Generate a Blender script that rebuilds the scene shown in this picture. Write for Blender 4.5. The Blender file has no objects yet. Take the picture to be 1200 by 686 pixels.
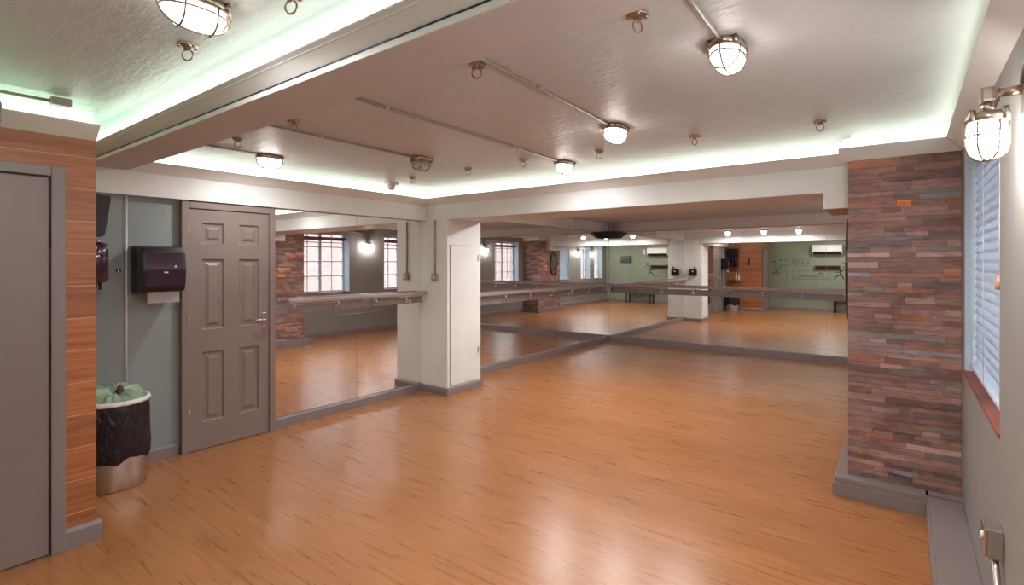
import bpy, bmesh, math, random
from mathutils import Vector, Matrix
random.seed(7)
C = bpy.context.scene.collection
SC = bpy.context.scene
PI = math.pi

# ------------------------------------------------------------------ camera
cam = bpy.data.cameras.new('camera')
cam.sensor_width = 36.0
cam.lens = 606 / 1200 * 36.0
cam.shift_y = -35 / 1200
cam.clip_start = 0.02
co = bpy.data.objects.new('camera', cam); C.objects.link(co)
co.location = (0, 0, 1.5)
co.rotation_euler = (PI / 2, 0, 0.65)
SC.camera = co

# ------------------------------------------------------------------ light and exposure
SC.view_settings.view_transform = 'Standard'
SC.view_settings.look = 'None'
SC.view_settings.gamma = 1.0
SC.view_settings.exposure = 1.5
SC.view_settings.use_curve_mapping = False
LED_POWER = 1.05
LAMP_POWER = 6.0
SKY_POWER = 2.4
w = bpy.data.worlds.new('sky'); SC.world = w; w.use_nodes = True
bg = w.node_tree.nodes['Background']
bg.inputs[0].default_value = (0.80, 0.90, 1.0, 1); bg.inputs[1].default_value = SKY_POWER
sun = bpy.data.lights.new('sun', 'SUN'); sun.energy = 1.1; sun.angle = 0.02; sun.color = (1, .95, .88)
so = bpy.data.objects.new('sun', sun); C.objects.link(so)
so.location = (0, 4, 12)
so.rotation_euler = Vector((1.0, 0.25, -1.1)).to_track_quat('-Z', 'Y').to_euler()
def area(name, loc, size, energy, col, rot):
    l = bpy.data.lights.new(name, 'AREA'); l.shape = 'RECTANGLE'; l.size, l.size_y = size; l.energy = energy; l.color = col
    o = bpy.data.objects.new(name, l); C.objects.link(o); o.location = loc; o.rotation_euler = rot
    return o

# ------------------------------------------------------------------ materials
def mat(name, col=(.8, .8, .8), rough=.5, metal=0.0, spec=.5, coat=0.0, emit=None, estr=0, trans=0.0, alpha=1.0, ior=1.45):
    m = bpy.data.materials.new(name); m.use_nodes = True
    b = m.node_tree.nodes['Principled BSDF']
    b.inputs['Base Color'].default_value = (*col, 1)
    b.inputs['Roughness'].default_value = rough
    b.inputs['Metallic'].default_value = metal
    b.inputs['Specular IOR Level'].default_value = spec
    b.inputs['Coat Weight'].default_value = coat
    b.inputs['Transmission Weight'].default_value = trans
    b.inputs['IOR'].default_value = ior
    if emit:
        b.inputs['Emission Color'].default_value = (*emit, 1); b.inputs['Emission Strength'].default_value = estr
    return m
def nt(m): return m.node_tree, m.node_tree.nodes['Principled BSDF']
def node(t, typ, **kw):
    n = t.nodes.new(typ)
    for k, v in kw.items(): setattr(n, k, v)
    return n
def coords(t, scale=(1, 1, 1), rot=(0, 0, 0)):
    tc = node(t, 'ShaderNodeNewGeometry'); mp = node(t, 'ShaderNodeMapping')
    mp.inputs['Scale'].default_value = scale; mp.inputs['Rotation'].default_value = rot
    t.links.new(tc.outputs['Position'], mp.inputs['Vector']); return mp.outputs['Vector']
def noise(t, vec, scale, detail=4, rough=.55, dist=0):
    n = node(t, 'ShaderNodeTexNoise'); n.inputs['Scale'].default_value = scale; n.inputs['Detail'].default_value = detail
    n.inputs['Roughness'].default_value = rough; n.inputs['Distortion'].default_value = dist
    t.links.new(vec, n.inputs['Vector']); return n.outputs['Fac']
def ramp(t, fac, stops):
    r = node(t, 'ShaderNodeValToRGB'); e = r.color_ramp.elements
    while len(e) < len(stops): e.new(.5)
    for i, (p, c) in enumerate(stops):
        e[i].position = p; e[i].color = (*c, 1)
    t.links.new(fac, r.inputs['Fac']); return r.outputs['Color']
def mixc(t, a, b, fac, mode='MIX'):
    m = node(t, 'ShaderNodeMix', data_type='RGBA', blend_type=mode)
    for s, v in (('A', a), ('B', b)):
        i = [x for x in m.inputs if x.name == s and x.type == 'RGBA'][0]
        if isinstance(v, tuple): i.default_value = (*v, 1)
        else: t.links.new(v, i)
    if isinstance(fac, float): m.inputs[0].default_value = fac
    else: t.links.new(fac, m.inputs[0])
    return [x for x in m.outputs if x.type == 'RGBA'][0]
def bump(t, b, h, strength, dist=.01):
    n = node(t, 'ShaderNodeBump'); n.inputs['Strength'].default_value = strength; n.inputs['Distance'].default_value = dist
    t.links.new(h, n.inputs['Height']); t.links.new(n.outputs['Normal'], b.inputs['Normal'])
def paint(name, col, rough=.5, var=.06, bs=.15, scale=3.0, bscale=60, spec=.5):
    m = mat(name, col, rough, spec=spec); t, b = nt(m); v = coords(t)
    c2 = tuple(x * (1 - var * 2) for x in col); c1 = tuple(min(1, x * (1 + var)) for x in col)
    t.links.new(ramp(t, noise(t, v, scale), [(.3, c2), (.7, c1)]), b.inputs['Base Color'])
    bump(t, b, noise(t, v, bscale, 3), bs, .004)
    return m

M = {}
M['white'] = paint('white_paint', (.76, .77, .74), .45, .03, .1)
M['cream'] = paint('cream_paint', (.66, .62, .58), .5, .03, .1)
M['sage'] = paint('sage_paint', (.255, .295, .215), .5, .03, .1)
M['grey_green'] = paint('grey_green_paint', (.265, .30, .285), .5, .03, .1)
M['warm_grey'] = paint('warm_grey_paint', (.27, .255, .235), .5, .03, .12)
M['door_grey'] = paint('taupe_door_paint', (.240, .183, .166), .38, .02, .05)
M['trim_grey'] = paint('grey_trim_paint', (.240, .192, .180), .38, .03, .06)
M['barre'] = paint('barre_paint', (.36, .28, .26), .35, .03, .05)
M['chrome'] = mat('chrome', (.85, .85, .86), .12, 1.0)
M['steel'] = mat('brushed_steel', (.62, .60, .57), .32, 1.0)
M['nickel'] = mat('aged_nickel', (.42, .34, .28), .28, 1.0)
M['conduit'] = paint('conduit_paint', (.34, .30, .26), .35, .04, .03)
M['black'] = mat('black_plastic', (.012, .010, .011), .3)
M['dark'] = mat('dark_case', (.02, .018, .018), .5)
M['smoke'] = mat('smoked_cover', (.035, .012, .028), .08, coat=.6)
M['paper'] = paint('paper', (.72, .66, .66), .8, .02, .05)
M['rubber'] = m = mat('black_bag_film', (.018, .012, .016), .32); t, b = nt(m); bump(t, b, noise(t, coords(t, (1, 1, .35)), 22, 4, .6, 1.5), .9, .02)
M['liner'] = mat('green_tinted_liner', (.30, .40, .28), .35)
M['linerw'] = mat('white_liner_hem', (.75, .76, .70), .4)
M['mirror'] = mat('mirror_silver', (.90, .90, .88), .004, 1.0)
M['mirror_edge'] = mat('mirror_edge', (.10, .13, .12), .3)
M['pvc'] = mat('white_plastic', (.72, .70, .67), .35)
m = M['blind'] = mat('white_blind_slat', (.74, .78, .82), .45); t, b = nt(m)
tr = node(t, 'ShaderNodeBsdfTranslucent'); tr.inputs[0].default_value = (.74, .82, .92, 1); mx = node(t, 'ShaderNodeMixShader'); mx.inputs[0].default_value = .35
t.links.new(b.outputs[0], mx.inputs[1]); t.links.new(tr.outputs[0], mx.inputs[2]); t.links.new(mx.outputs[0], t.nodes['Material Output'].inputs[0])
M['frame_white'] = mat('window_frame_paint', (.62, .64, .66), .4)
M['frame_blue'] = paint('pale_blue_reveal_paint', (.42, .50, .56), .5, .02, .05)
M['red_sill'] = paint('red_brown_sill', (.26, .075, .045), .5, .2, .3)
M['green_sign'] = mat('green_sign_face', (.05, .5, .2), .4, emit=(.1, 1, .4), estr=1.2)
M['ink'] = mat('black_wall_decal', (.012, .014, .012), .6)
M['ink_soft'] = mat('faded_wall_decal', (.13, .165, .13), .6)
M['led'] = mat('led_strip_light', (.9, 1, .9), .5, emit=(.90, 1.0, .88), estr=LED_POWER)
M['led_green'] = mat('green_white_strip_light', (.8, 1, .85), .5, emit=(.70, 1.0, .74), estr=LED_POWER)
M['bulb_on'] = mat('lit_bulb', (1, 1, 1), .5, emit=(1.0, .93, .90), estr=10)
def thin_glass(name, tint, r=.03):
    m = bpy.data.materials.new(name); m.use_nodes = True; t = m.node_tree
    t.nodes.remove(t.nodes['Principled BSDF']); out = t.nodes['Material Output']
    a = node(t, 'ShaderNodeBsdfTransparent'); a.inputs[0].default_value = (*tint, 1)
    g = node(t, 'ShaderNodeBsdfGlossy'); g.inputs['Roughness'].default_value = r
    mx = node(t, 'ShaderNodeMixShader'); mx.inputs[0].default_value = .07
    t.links.new(a.outputs[0], mx.inputs[1]); t.links.new(g.outputs[0], mx.inputs[2])
    t.links.new(mx.outputs[0], out.inputs[0]); return m
M['glass'] = thin_glass('window_glass', (.94, .97, .98))
M['lamp_glass'] = thin_glass('ribbed_lamp_glass', (.93, .93, .92), .12)
# frosted globe of the lit lamps gives off the light
M['globe_on'] = mat('lit_frosted_globe', (.95, .93, .90), .35, emit=(1.0, .95, .94), estr=6.0)
M['globe_wall'] = mat('lit_wall_lamp_globe', (.95, .93, .90), .35, emit=(1.0, .94, .92), estr=85.0)

# floor: laminate planks running along X
m = M['floor'] = mat('oak_laminate', (.5, .25, .1), .3, coat=.22)
m.node_tree.nodes['Principled BSDF'].inputs['Coat Roughness'].default_value = .34; t, b = nt(m); v = coords(t)
br = node(t, 'ShaderNodeTexBrick'); br.offset = .37; br.offset_frequency = 2
for k, x in (('Scale', 1), ('Brick Width', 1.28), ('Row Height', .193), ('Mortar Size', .0012), ('Mortar Smooth', .3), ('Bias', 0)): br.inputs[k].default_value = x
br.inputs['Color1'].default_value = (0, 0, 0, 1); br.inputs['Color2'].default_value = (1, 1, 1, 1); br.inputs['Mortar'].default_value = (.5, .5, .5, 1)
t.links.new(v, br.inputs['Vector'])
vs = coords(t, (1.6, 22, 1)); grain = noise(t, vs, 1.6, 6, .6, .6)
vk = coords(t, (1.6, 4, 1)); knots = noise(t, vk, 1.7, 3, .5, 1.2)
base = ramp(t, grain, [(.25, (.29, .112, .034)), (.52, (.39, .158, .054)), (.78, (.47, .205, .078))])
kn = ramp(t, knots, [(.16, (.78, .70, .64)), (.40, (1, 1, 1))])
base = mixc(t, base, kn, .8, 'MULTIPLY')
tone = ramp(t, br.outputs['Color'], [(0, (.93, .92, .90)), (1, (1.06, 1.07, 1.08))])
base = mixc(t, base, tone, 1.0, 'MULTIPLY')
base = mixc(t, base, (.36, .17, .075), br.outputs['Fac'])
t.links.new(base, b.inputs['Base Color'])
rr = node(t, 'ShaderNodeMapRange'); rr.inputs['To Min'].default_value = .22; rr.inputs['To Max'].default_value = .36
t.links.new(grain, rr.inputs['Value']); t.links.new(rr.outputs[0], b.inputs['Roughness'])
bump(t, b, grain, .06, .003)

# ceiling: lumpy semi-gloss painted plaster
def ceiling_mat(name, col):
    m = mat(name, col, .42); t, b = nt(m); v = coords(t)
    n1 = noise(t, v, 1.3, 3); t.links.new(ramp(t, n1, [(.3, tuple(x * .93 for x in col)), (.7, tuple(x * 1.05 for x in col))]), b.inputs['Base Color'])
    n2 = noise(t, v, 26, 6, .6, .4); n3 = noise(t, coords(t, (1, 5, 1)), 5, 4, .5, .5)
    add = node(t, 'ShaderNodeMath', operation='ADD'); t.links.new(n2, add.inputs[0]); t.links.new(n3, add.inputs[1])
    bump(t, b, add.outputs[0], .27, .018); return m
M['ceiling'] = ceiling_mat('lumpy_ceiling_paint', (.59, .61, .625))
M['soffit'] = paint('soffit_paint', (.60, .58, .575), .5, .03, .3, 3, 20)

# orange wood-look wall tiles, 19 cm courses with pale joints
m = M['wood_tile'] = mat('wood_look_tile', (.5, .2, .08), .4); t, b = nt(m)
geo = node(t, 'ShaderNodeNewGeometry'); sep = node(t, 'ShaderNodeSeparateXYZ'); t.links.new(geo.outputs['Position'], sep.inputs[0])
ad = node(t, 'ShaderNodeMath', operation='ADD'); t.links.new(sep.outputs['X'], ad.inputs[0]); t.links.new(sep.outputs['Y'], ad.inputs[1])
cb = node(t, 'ShaderNodeCombineXYZ'); t.links.new(ad.outputs[0], cb.inputs['X']); t.links.new(sep.outputs['Z'], cb.inputs['Y'])
br = node(t, 'ShaderNodeTexBrick'); br.offset = .5
for k, x in (('Scale', 1), ('Brick Width', 60.0), ('Row Height', .172), ('Mortar Size', .003), ('Mortar Smooth', .2)): br.inputs[k].default_value = x
br.inputs['Color1'].default_value = (.8, .8, .8, 1); br.inputs['Color2'].default_value = (1.1, 1.1, 1.1, 1)
t.links.new(cb.outputs[0], br.inputs['Vector'])
mp = node(t, 'ShaderNodeMapping'); mp.inputs['Scale'].default_value = (1.5, 26, 1); t.links.new(cb.outputs[0], mp.inputs[0])
g = noise(t, mp.outputs[0], 1.5, 5, .6, .8)
c = ramp(t, g, [(.3, (.28, .085, .030)), (.5, (.40, .140, .050)), (.7, (.50, .19, .072))])
c = mixc(t, c, br.outputs['Color'], 1.0, 'MULTIPLY'); c = mixc(t, c, (.58, .30, .17), br.outputs['Fac'])
t.links.new(c, b.inputs['Base Color']); bump(t, b, g, .1, .004)

# split-face mosaic: colour comes from each strip, with stony mottling
m = M['mosaic'] = mat('reclaimed_strip_mosaic', (.3, .2, .18), .6); t, b = nt(m)
at = node(t, 'ShaderNodeVertexColor', layer_name='strip'); v = coords(t, (6, 6, 22))
mo = ramp(t, noise(t, v, 1.6, 6, .65, .5), [(.25, (.45, .43, .45)), (.5, (.95, .93, .92)), (.75, (1.35, 1.28, 1.22))])
big = ramp(t, noise(t, coords(t, (1, 1, 2.2)), 2.4, 4, .6, .6), [(.32, (.70, .64, .62)), (.62, (1.12, 1.10, 1.10))])
cc = mixc(t, at.outputs['Color'], mo, .85, 'MULTIPLY'); t.links.new(mixc(t, cc, big, 1.0, 'MULTIPLY'), b.inputs['Base Color'])
bump(t, b, noise(t, coords(t, (1, 1, 3)), 40, 5), .5, .006)

# brick building across the street
m = M['street_brick'] = mat('street_brick', (.6, .3, .22), .9); t, b = nt(m)
geo = node(t, 'ShaderNodeNewGeometry'); sep = node(t, 'ShaderNodeSeparateXYZ'); t.links.new(geo.outputs['Position'], sep.inputs[0])
cb = node(t, 'ShaderNodeCombineXYZ'); t.links.new(sep.outputs['Y'], cb.inputs['X']); t.links.new(sep.outputs['Z'], cb.inputs['Y'])
br = node(t, 'ShaderNodeTexBrick')
for k, x in (('Scale', 1), ('Brick Width', .22), ('Row Height', .075), ('Mortar Size', .008)): br.inputs[k].default_value = x
br.inputs['Color1'].default_value = (.30, .165, .145, 1); br.inputs['Color2'].default_value = (.36, .21, .18, 1); br.inputs['Mortar'].default_value = (.36, .27, .25, 1)
t.links.new(cb.outputs[0], br.inputs['Vector']); t.links.new(br.outputs['Color'], b.inputs['Base Color'])

# ------------------------------------------------------------------ mesh helpers
def bx(bm, x0, x1, y0, y1, z0, z1, bev=0.0):
    vs = [bm.verts.new(p) for p in ((x0,y0,z0),(x1,y0,z0),(x1,y1,z0),(x0,y1,z0),(x0,y0,z1),(x1,y0,z1),(x1,y1,z1),(x0,y1,z1))]
    fs = [bm.faces.new([vs[i] for i in f]) for f in ((0,3,2,1),(4,5,6,7),(0,1,5,4),(1,2,6,5),(2,3,7,6),(3,0,4,7))]
    if bev > 0:
        es = list({e for f in fs for e in f.edges})
        bmesh.ops.bevel(bm, geom=es, offset=bev, segments=2, affect='EDGES', profile=.6)
    return vs
def tube(bm, pts, r, seg=10, closed=False):
    pts = [Vector(p) for p in pts]; n = len(pts); rings = []
    up = None
    for i, p in enumerate(pts):
        if closed: d = (pts[(i+1) % n] - pts[i-1]).normalized()
        else: d = (pts[min(i+1, n-1)] - pts[max(i-1, 0)]).normalized()
        if up is None:
            up = Vector((0,0,1)) if abs(d.z) < .9 else Vector((1,0,0))
        a = (up - d * up.dot(d)).normalized(); up = a; c = d.cross(a)
        rings.append([bm.verts.new(p + (a*math.cos(2*PI*k/seg) + c*math.sin(2*PI*k/seg))*r) for k in range(seg)])
    for i in range(n if closed else n-1):
        A, B = rings[i], rings[(i+1) % n]
        for k in range(seg): 
            f = bm.faces.new((A[k], A[(k+1)%seg], B[(k+1)%seg], B[k])); f.smooth = True
    if not closed:
        bm.faces.new(rings[0][::-1]); bm.faces.new(rings[-1])
def lathe(bm, prof, cx=0, cy=0, seg=32, sx=1, sy=1, z0=0, smooth=True, wob=None):
    rings = []
    for j, (r, z) in enumerate(prof):
        if r < 1e-6: rings.append([bm.verts.new((cx, cy, z0+z))]); continue
        ring = []
        for k in range(seg):
            a = 2*PI*k/seg; q = 1 + (wob(a, j) if wob else 0)
            ring.append(bm.verts.new((cx + r*sx*q*math.cos(a), cy + r*sy*q*math.sin(a), z0+z)))
        rings.append(ring)
    for A, B in zip(rings, rings[1:]):
        for k in range(seg):
            k2 = (k+1) % seg
            if len(A) == 1 and len(B) == 1: continue
            if len(A) == 1: f = bm.faces.new((A[0], B[k2], B[k]))
            elif len(B) == 1: f = bm.faces.new((A[k], A[k2], B[0]))
            else: f = bm.faces.new((A[k], A[k2], B[k2], B[k]))
            f.smooth = smooth
def prism(bm, poly, axis, a0, a1):
    """extrude a 2D polygon along an axis; poly coords are the two other axes in xyz order"""
    def P(u, v, a): return {'x': (a,u,v), 'y': (u,a,v), 'z': (u,v,a)}[axis]
    A = [bm.verts.new(P(u,v,a0)) for u,v in poly]; B = [bm.verts.new(P(u,v,a1)) for u,v in poly]
    n = len(poly); bm.faces.new(A[::-1]); bm.faces.new(B)
    for i in range(n): bm.faces.new((A[i], A[(i+1)%n], B[(i+1)%n], B[i]))
def obj(name, bm, material, parent=None, world=False):
    bmesh.ops.recalc_face_normals(bm, faces=bm.faces)
    if world and parent is not None: bmesh.ops.translate(bm, verts=bm.verts, vec=-Vector(parent.location))
    me = bpy.data.meshes.new(name); bm.to_mesh(me); bm.free()
    me.materials.append(material)
    o = bpy.data.objects.new(name, me); C.objects.link(o)
    if parent is not None: o.parent = parent
    return o
def tag(o, label, cat, group=None, kind=None):
    o['label'] = label; o['category'] = cat
    if group: o['group'] = group
    if kind: o['kind'] = kind
    return o
def thing(name, label, cat, loc=(0,0,0), rz=0, group=None):
    o = bpy.data.objects.new(name, None); C.objects.link(o); o.location = loc; o.rotation_euler = (0,0,rz)
    o.empty_display_size = .05
    return tag(o, label, cat, group)
def struct(name, bm, m, label=None, parent=None):
    o = obj(name, bm, m, parent)
    if parent is None: o['kind'] = 'structure'
    if label: o['label'] = label
    return o
def copy_tree(o, loc, rz=None, label=None):
    c = o.copy(); C.objects.link(c); c.location = loc
    if rz is not None: c.rotation_euler = (0,0,rz)
    if label: c['label'] = label
    for ch in list(o.children):
        d = ch.copy(); C.objects.link(d); d.parent = c
        for g in list(ch.children):
            e = g.copy(); C.objects.link(e); e.parent = d
    return c
def box(name, m, dims, label=None, bev=0):
    bm = bmesh.new(); bx(bm, *dims, bev=bev); return struct(name, bm, m, label)

# ------------------------------------------------------------------ dimensions (metres)
L = 4.53; R = .265; D = 9.02; YB = -.30; CZ = 2.34; TL = 3.50; TY = .87
PN, PF, PX = 4.19, 4.78, 4.10       # white pillar and far beam
MY0, MY1, MX = 4.02, 5.22, .285     # mosaic pillar
WT = .30

# ------------------------------------------------------------------ shell
box('floor', M['floor'], (-4.9, .75, -.5, 9.25, -.1, 0), 'orange oak laminate floor of wide planks')
box('ceiling', M['ceiling'], (-4.9, R+WT, YB-.15, PN, CZ, CZ+.15), 'lumpy pinkish white ceiling of the main studio')
box('ceiling', M['soffit'], (-4.9, R+WT, PF, D+.2, 2.25, 2.40), 'lower smooth ceiling of the mirrored alcove')
box('wall_left', M['grey_green'], (-L-.2, -L, YB-.15, D+.2, 0, CZ), 'sage grey left wall behind the white door and bin')
box('wall_far', M['cream'], (-L, R+WT, D+.006, D+.2, 0, 2.25), 'cream far wall carrying the big mirrors')
box('wall_back', M['sage'], (-L, R+WT, YB-.15, YB, 0, CZ), 'sage green wall with black dancer decals')
bm = bmesh.new()                                     # right wall with window openings
SILL, HEAD = .88, 2.12
WIN = [(.0, .70), (1.0, 1.72), (2.48, 3.84), (5.46, 6.60), (7.50, 8.62)]
y = YB
bx(bm, R, R+WT, YB, D, 0, SILL); bx(bm, R, R+WT, YB, D, HEAD, CZ)
for a, b_ in WIN + [(D, D)]:
    if a > y: bx(bm, R, R+WT, y, a, SILL, HEAD)
    y = b_
struct('wall_right', bm, M['warm_grey'], 'warm grey right wall with four window openings')
# tiled block on the left
bm = bmesh.new(); bx(bm, -L, -TL, YB, TY, 0, 2.20)
struct('wall_left_tiled', bm, M['wood_tile'], 'orange wood-look tiled wall around the plain grey door')
box('trim_over_tiled', M['white'], (-L, -TL, YB, TY, 2.20, CZ), 'white band above the orange tiled wall')
box('trim_over_mosaic', M['white'], (-MX, R, MY0, MY1, 2.16, 2.25), 'white band above the mosaic pillar')
box('trim_over_mosaic', M['white'], (-MX, R, MY0, PN, 2.25, CZ))
# grey boxing beside the tiled block
box('trim_boxing', M['grey_green'], (-L, -L+.02, TY, 1.28, .0, 1.99), 'plain grey boxing panel behind the waste bin')

# white pillar, beams
bm = bmesh.new(); bx(bm, -L, -PX, PN, PF-.02, 0, CZ)
struct('wall_pillar', bm, M['white'], 'square white pillar between the two mirrored bays')
box('trim_far_beam', M['white'], (-PX, R, PN, PF, 1.99, CZ), 'long white beam across the opening of the alcove')
box('trim_far_beam_soffit', M['soffit'], (-PX, -.455, PN+.004, PF-.004, 1.986, 1.99), 'pinkish underside of the alcove beam')
box('trim_beam_drop', M['white'], (-.455, -MX, PN, PF, 1.875, 1.99), 'boxed drop at the right end of the alcove beam')
box('trim_beam_drop_soffit', paint('tan_soffit', (.42, .24, .11), .5), (-.453, -MX, PN+.002, PF-.002, 1.871, 1.875), 'tan underside of the beam drop')  # thin sheet under the drop, coloured tan
box('trim_left_header', M['white'], (-L, -4.45, TY, PN, 1.99, CZ), 'white header over the door and left mirror')
box('trim_cross_beam', M['soffit'], (-TL+.0, R, 1.05, 1.285, 2.165, CZ), 'deep cross beam overhead in the foreground')
box('trim_cross_beam_end', M['soffit'], (-4.45, -TL, 1.05, 1.285, 2.165, CZ), 'left end of the cross beam')
bm = bmesh.new(); bx(bm, -4.45, R, 1.044, 1.05, 2.165, CZ)
struct('trim_cross_beam_face', bm, M['white'], 'white face of the cross beam')
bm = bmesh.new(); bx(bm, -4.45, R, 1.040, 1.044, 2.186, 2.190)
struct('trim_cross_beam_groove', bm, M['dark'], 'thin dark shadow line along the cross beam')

# cornices: sloping trough with open top
def cornice(name, axis, wallpos, sgn, a0, a1, label, z0=2.16, led=True, ledlabel=None, la=None, lm='led'):
    """sgn: direction in which it projects from wallpos along the other axis"""
    prof = [(0, z0), (.075, 2.232), (.075, 2.238), (.068, 2.238), (.060, 2.222), (0, 2.205)]
    poly = [(wallpos + sgn*u, z) for u, z in prof]
    bm = bmesh.new(); prism(bm, poly, axis, a0, a1)
    struct(name, bm, M['white'], label)
    if led:
        b0, b1 = la or (a0+.03, a1-.03)
        bm = bmesh.new(); u0, u1 = sorted((wallpos + sgn*.050, wallpos + sgn*.057))
        if axis == 'x': bx(bm, b0, b1, u0, u1, 2.2215, 2.296)
        else: bx(bm, u0, u1, b0, b1, 2.2215, 2.296)
        tag(obj('led_strip', bm, M[lm]), ledlabel, 'led strip', 'light strips hidden in the ceiling coves')
cornice('trim_cornice_left', 'y', -4.45, 1, 1.285, PN, 'white sloping cornice above the door and left mirror', ledlabel='glowing strip light in the cove above the door and left mirror')
cornice('trim_cornice_far', 'x', PN, -1, -4.45, -MX-.0, 'white sloping cornice along the alcove beam', ledlabel='glowing strip light in the cove along the alcove beam')
cornice('trim_cornice_mosaic', 'x', MY0-.012, -1, -MX-.06, R, 'white cornice on top of the mosaic pillar', ledlabel='short glowing strip light above the mosaic pillar')
cornice('trim_cornice_right', 'y', R, -1, YB, MY0-.012, 'white cornice above the blinds on the right wall', ledlabel='glowing strip light above the venetian blind and wall lamp')
cornice('trim_cornice_cross', 'x', 1.044, -1, -TL+.075, R-.075, 'cornice on the near face of the cross beam', z0=2.19, ledlabel='bright strip light on the near face of the cross beam', la=(-3.42, R-.1))
bm = bmesh.new(); bx(bm, -4.43, -3.42, .987, .994, 2.2215, 2.296); tag(obj('led_strip', bm, M['led_green']), 'greenish strip light at the left end of the cross beam, by the tiled wall', 'led strip', 'light strips hidden in the ceiling coves')
cornice('trim_cornice_tiled', 'y', -TL, 1, YB, TY+.0, 'white cornice on top of the orange tiled wall', ledlabel='greenish strip light above the orange tiled wall and grey door', lm='led_green')
cornice('trim_cornice_back', 'x', YB, 1, -TL+.1, R-.1, 'cornice on top of the green wall', ledlabel='strip light above the green wall behind the bench')
cornice('trim_cornice_cross_left', 'x', 1.044, -1, -4.45, -TL+.075, 'left end of the cross beam cornice', z0=2.19, led=False)

# skirtings and plinths
def skirt(name, axis, wall, sgn, a0, a1, h=.095, t_=.022, label=None, m=None):
    poly = [(wall, 0), (wall+sgn*t_, 0), (wall+sgn*t_, h-.018), (wall+sgn*t_*.45, h), (wall, h)]
    bm = bmesh.new(); prism(bm, poly, axis, a0, a1); struct(name, bm, m or M['trim_grey'], label)
skirt('baseboard_left', 'y', -L, 1, 1.28, 1.64, label='grey skirting between bin and panelled door')
skirt('baseboard_left', 'y', -L, 1, 2.39, PN-.022, label='grey skirting under the left mirror')
skirt('baseboard_pillar', 'x', PN, -1, -L, -PX+.022, .085, label='grey skirting on the near face of the white pillar')
skirt('baseboard_pillar', 'y', -PX, 1, PN, PF-.02, .085, label='grey skirting on the side of the white pillar')
skirt('baseboard_pillar', 'x', PF-.02, 1, -L, -PX+.022, .085, label='grey skirting on the alcove side of the white pillar')
skirt('baseboard_far', 'x', D, -1, -4.50, R, .11, label='grey skirting under the far mirrors')
skirt('baseboard_tiled', 'y', -TL, 1, .735, TY+.022, .105, label='short grey skirting at the end of the tiled wall')
skirt('baseboard_tiled', 'y', -TL, 1, YB, -.15, .105)
skirt('baseboard_end', 'x', TY, 1, -L+.02, -TL, .105)
skirt('baseboard_back', 'x', YB, 1, -TL+.03, .05, .10, label='grey skirting along the green wall')
skirt('baseboard_right', 'y', R, -1, MY1+.11, D-.03, .11, label='grey skirting under the alcove windows')
g2 = M['trim_grey']
bm = bmesh.new()
bx(bm, .098, R, YB, 3.915, 0, .088, .003); bx(bm, .112, R, YB, 3.93, .088, .122, .004)
struct('trim_plinth_right', bm, g2, 'low stepped grey plinth along the right wall')
bm = bmesh.new()
bx(bm, -.375, .098, 3.905, MY0-.013, 0, .088, .003); bx(bm, -.362, .112, 3.918, MY0-.013, .088, .122, .004)
bx(bm, -.375, -MX-.013, MY0-.013, MY1+.1, 0, .088, .003); bx(bm, -.362, -MX-.013, MY0-.013, MY1+.09, .088, .122, .004)
bx(bm, -MX-.013, R, MY1+.013, MY1+.1, 0, .088, .003); bx(bm, .098, R, 3.915, MY0-.013, 0, .122)
struct('trim_plinth_mosaic', bm, g2, 'stepped grey plinth around the foot of the mosaic pillar')

box('trim_above_mirrors', M['white'], (-L, -L+.008, PF-.02, D-.012, 2.08, 2.25), 'white strip of wall above the left alcove mirrors')
skirt('baseboard_left_alcove', 'y', -L, 1, PF+.005, D-.02, .11, label='grey skirting under the left alcove mirrors')
# mosaic pillar of thin strips
def mosaic_pillar():
    bm = bmesh.new(); lay = bm.loops.layers.color.new('strip')
    core = []
    bx(bm, -MX, R-.001, MY0, MY1, 0, 2.16)
    for f in bm.faces:
        for l in f.loops: l[lay] = (.12, .08, .075, 1)
    pal = [((.30,.232,.215),6),((.275,.208,.19),6),((.255,.20,.187),5),((.33,.262,.236),4),((.275,.25,.245),3),((.24,.212,.205),3),((.33,.225,.18),2.0),((.46,.27,.13),.3),((.36,.30,.275),1.8),((.29,.285,.30),.7)]
    cols = [p[0] for p in pal]; ws = [p[1] for p in pal]
    def strip(dims):
        n0 = len(bm.faces); bx(bm, *dims); bm.faces.ensure_lookup_table()
        c = random.choices(cols, ws)[0]; k = random.uniform(1.85, 2.15)
        for f in bm.faces[n0:]:
            for l in f.loops: l[lay] = (c[0]*k, c[1]*k, c[2]*k, 1)
    z = .0
    while z < 2.13:
        h = random.choice((.026, .030, .034, .040)); h = 2.158-z if 2.158-z < h+.022 else h; g = .0006
        for face in ('front', 'left', 'back'):
            a = (-MX-.012 if face != 'left' else MY0); end = (R-.001 if face != 'left' else MY1)
            first = True
            while a < end - .01:
                wd = random.uniform(.07, .34); e = min(a+wd, end); e = end if end - e < .05 else e
                d = random.uniform(.003, .012)
                if face == 'front': strip((a+g, e-g, MY0-d, MY0, z+g, z+h-g))
                elif face == 'back': strip((a+g, e-g, MY1, MY1+d, z+g, z+h-g))
                else: strip((-MX-d, -MX, a+g, e-g, z+g, z+h-g))
                a = e
        z += h
    return struct('wall_mosaic_pillar', bm, M['mosaic'], 'pillar clad in multicoloured reclaimed strips')
mosaic_pillar()

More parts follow.
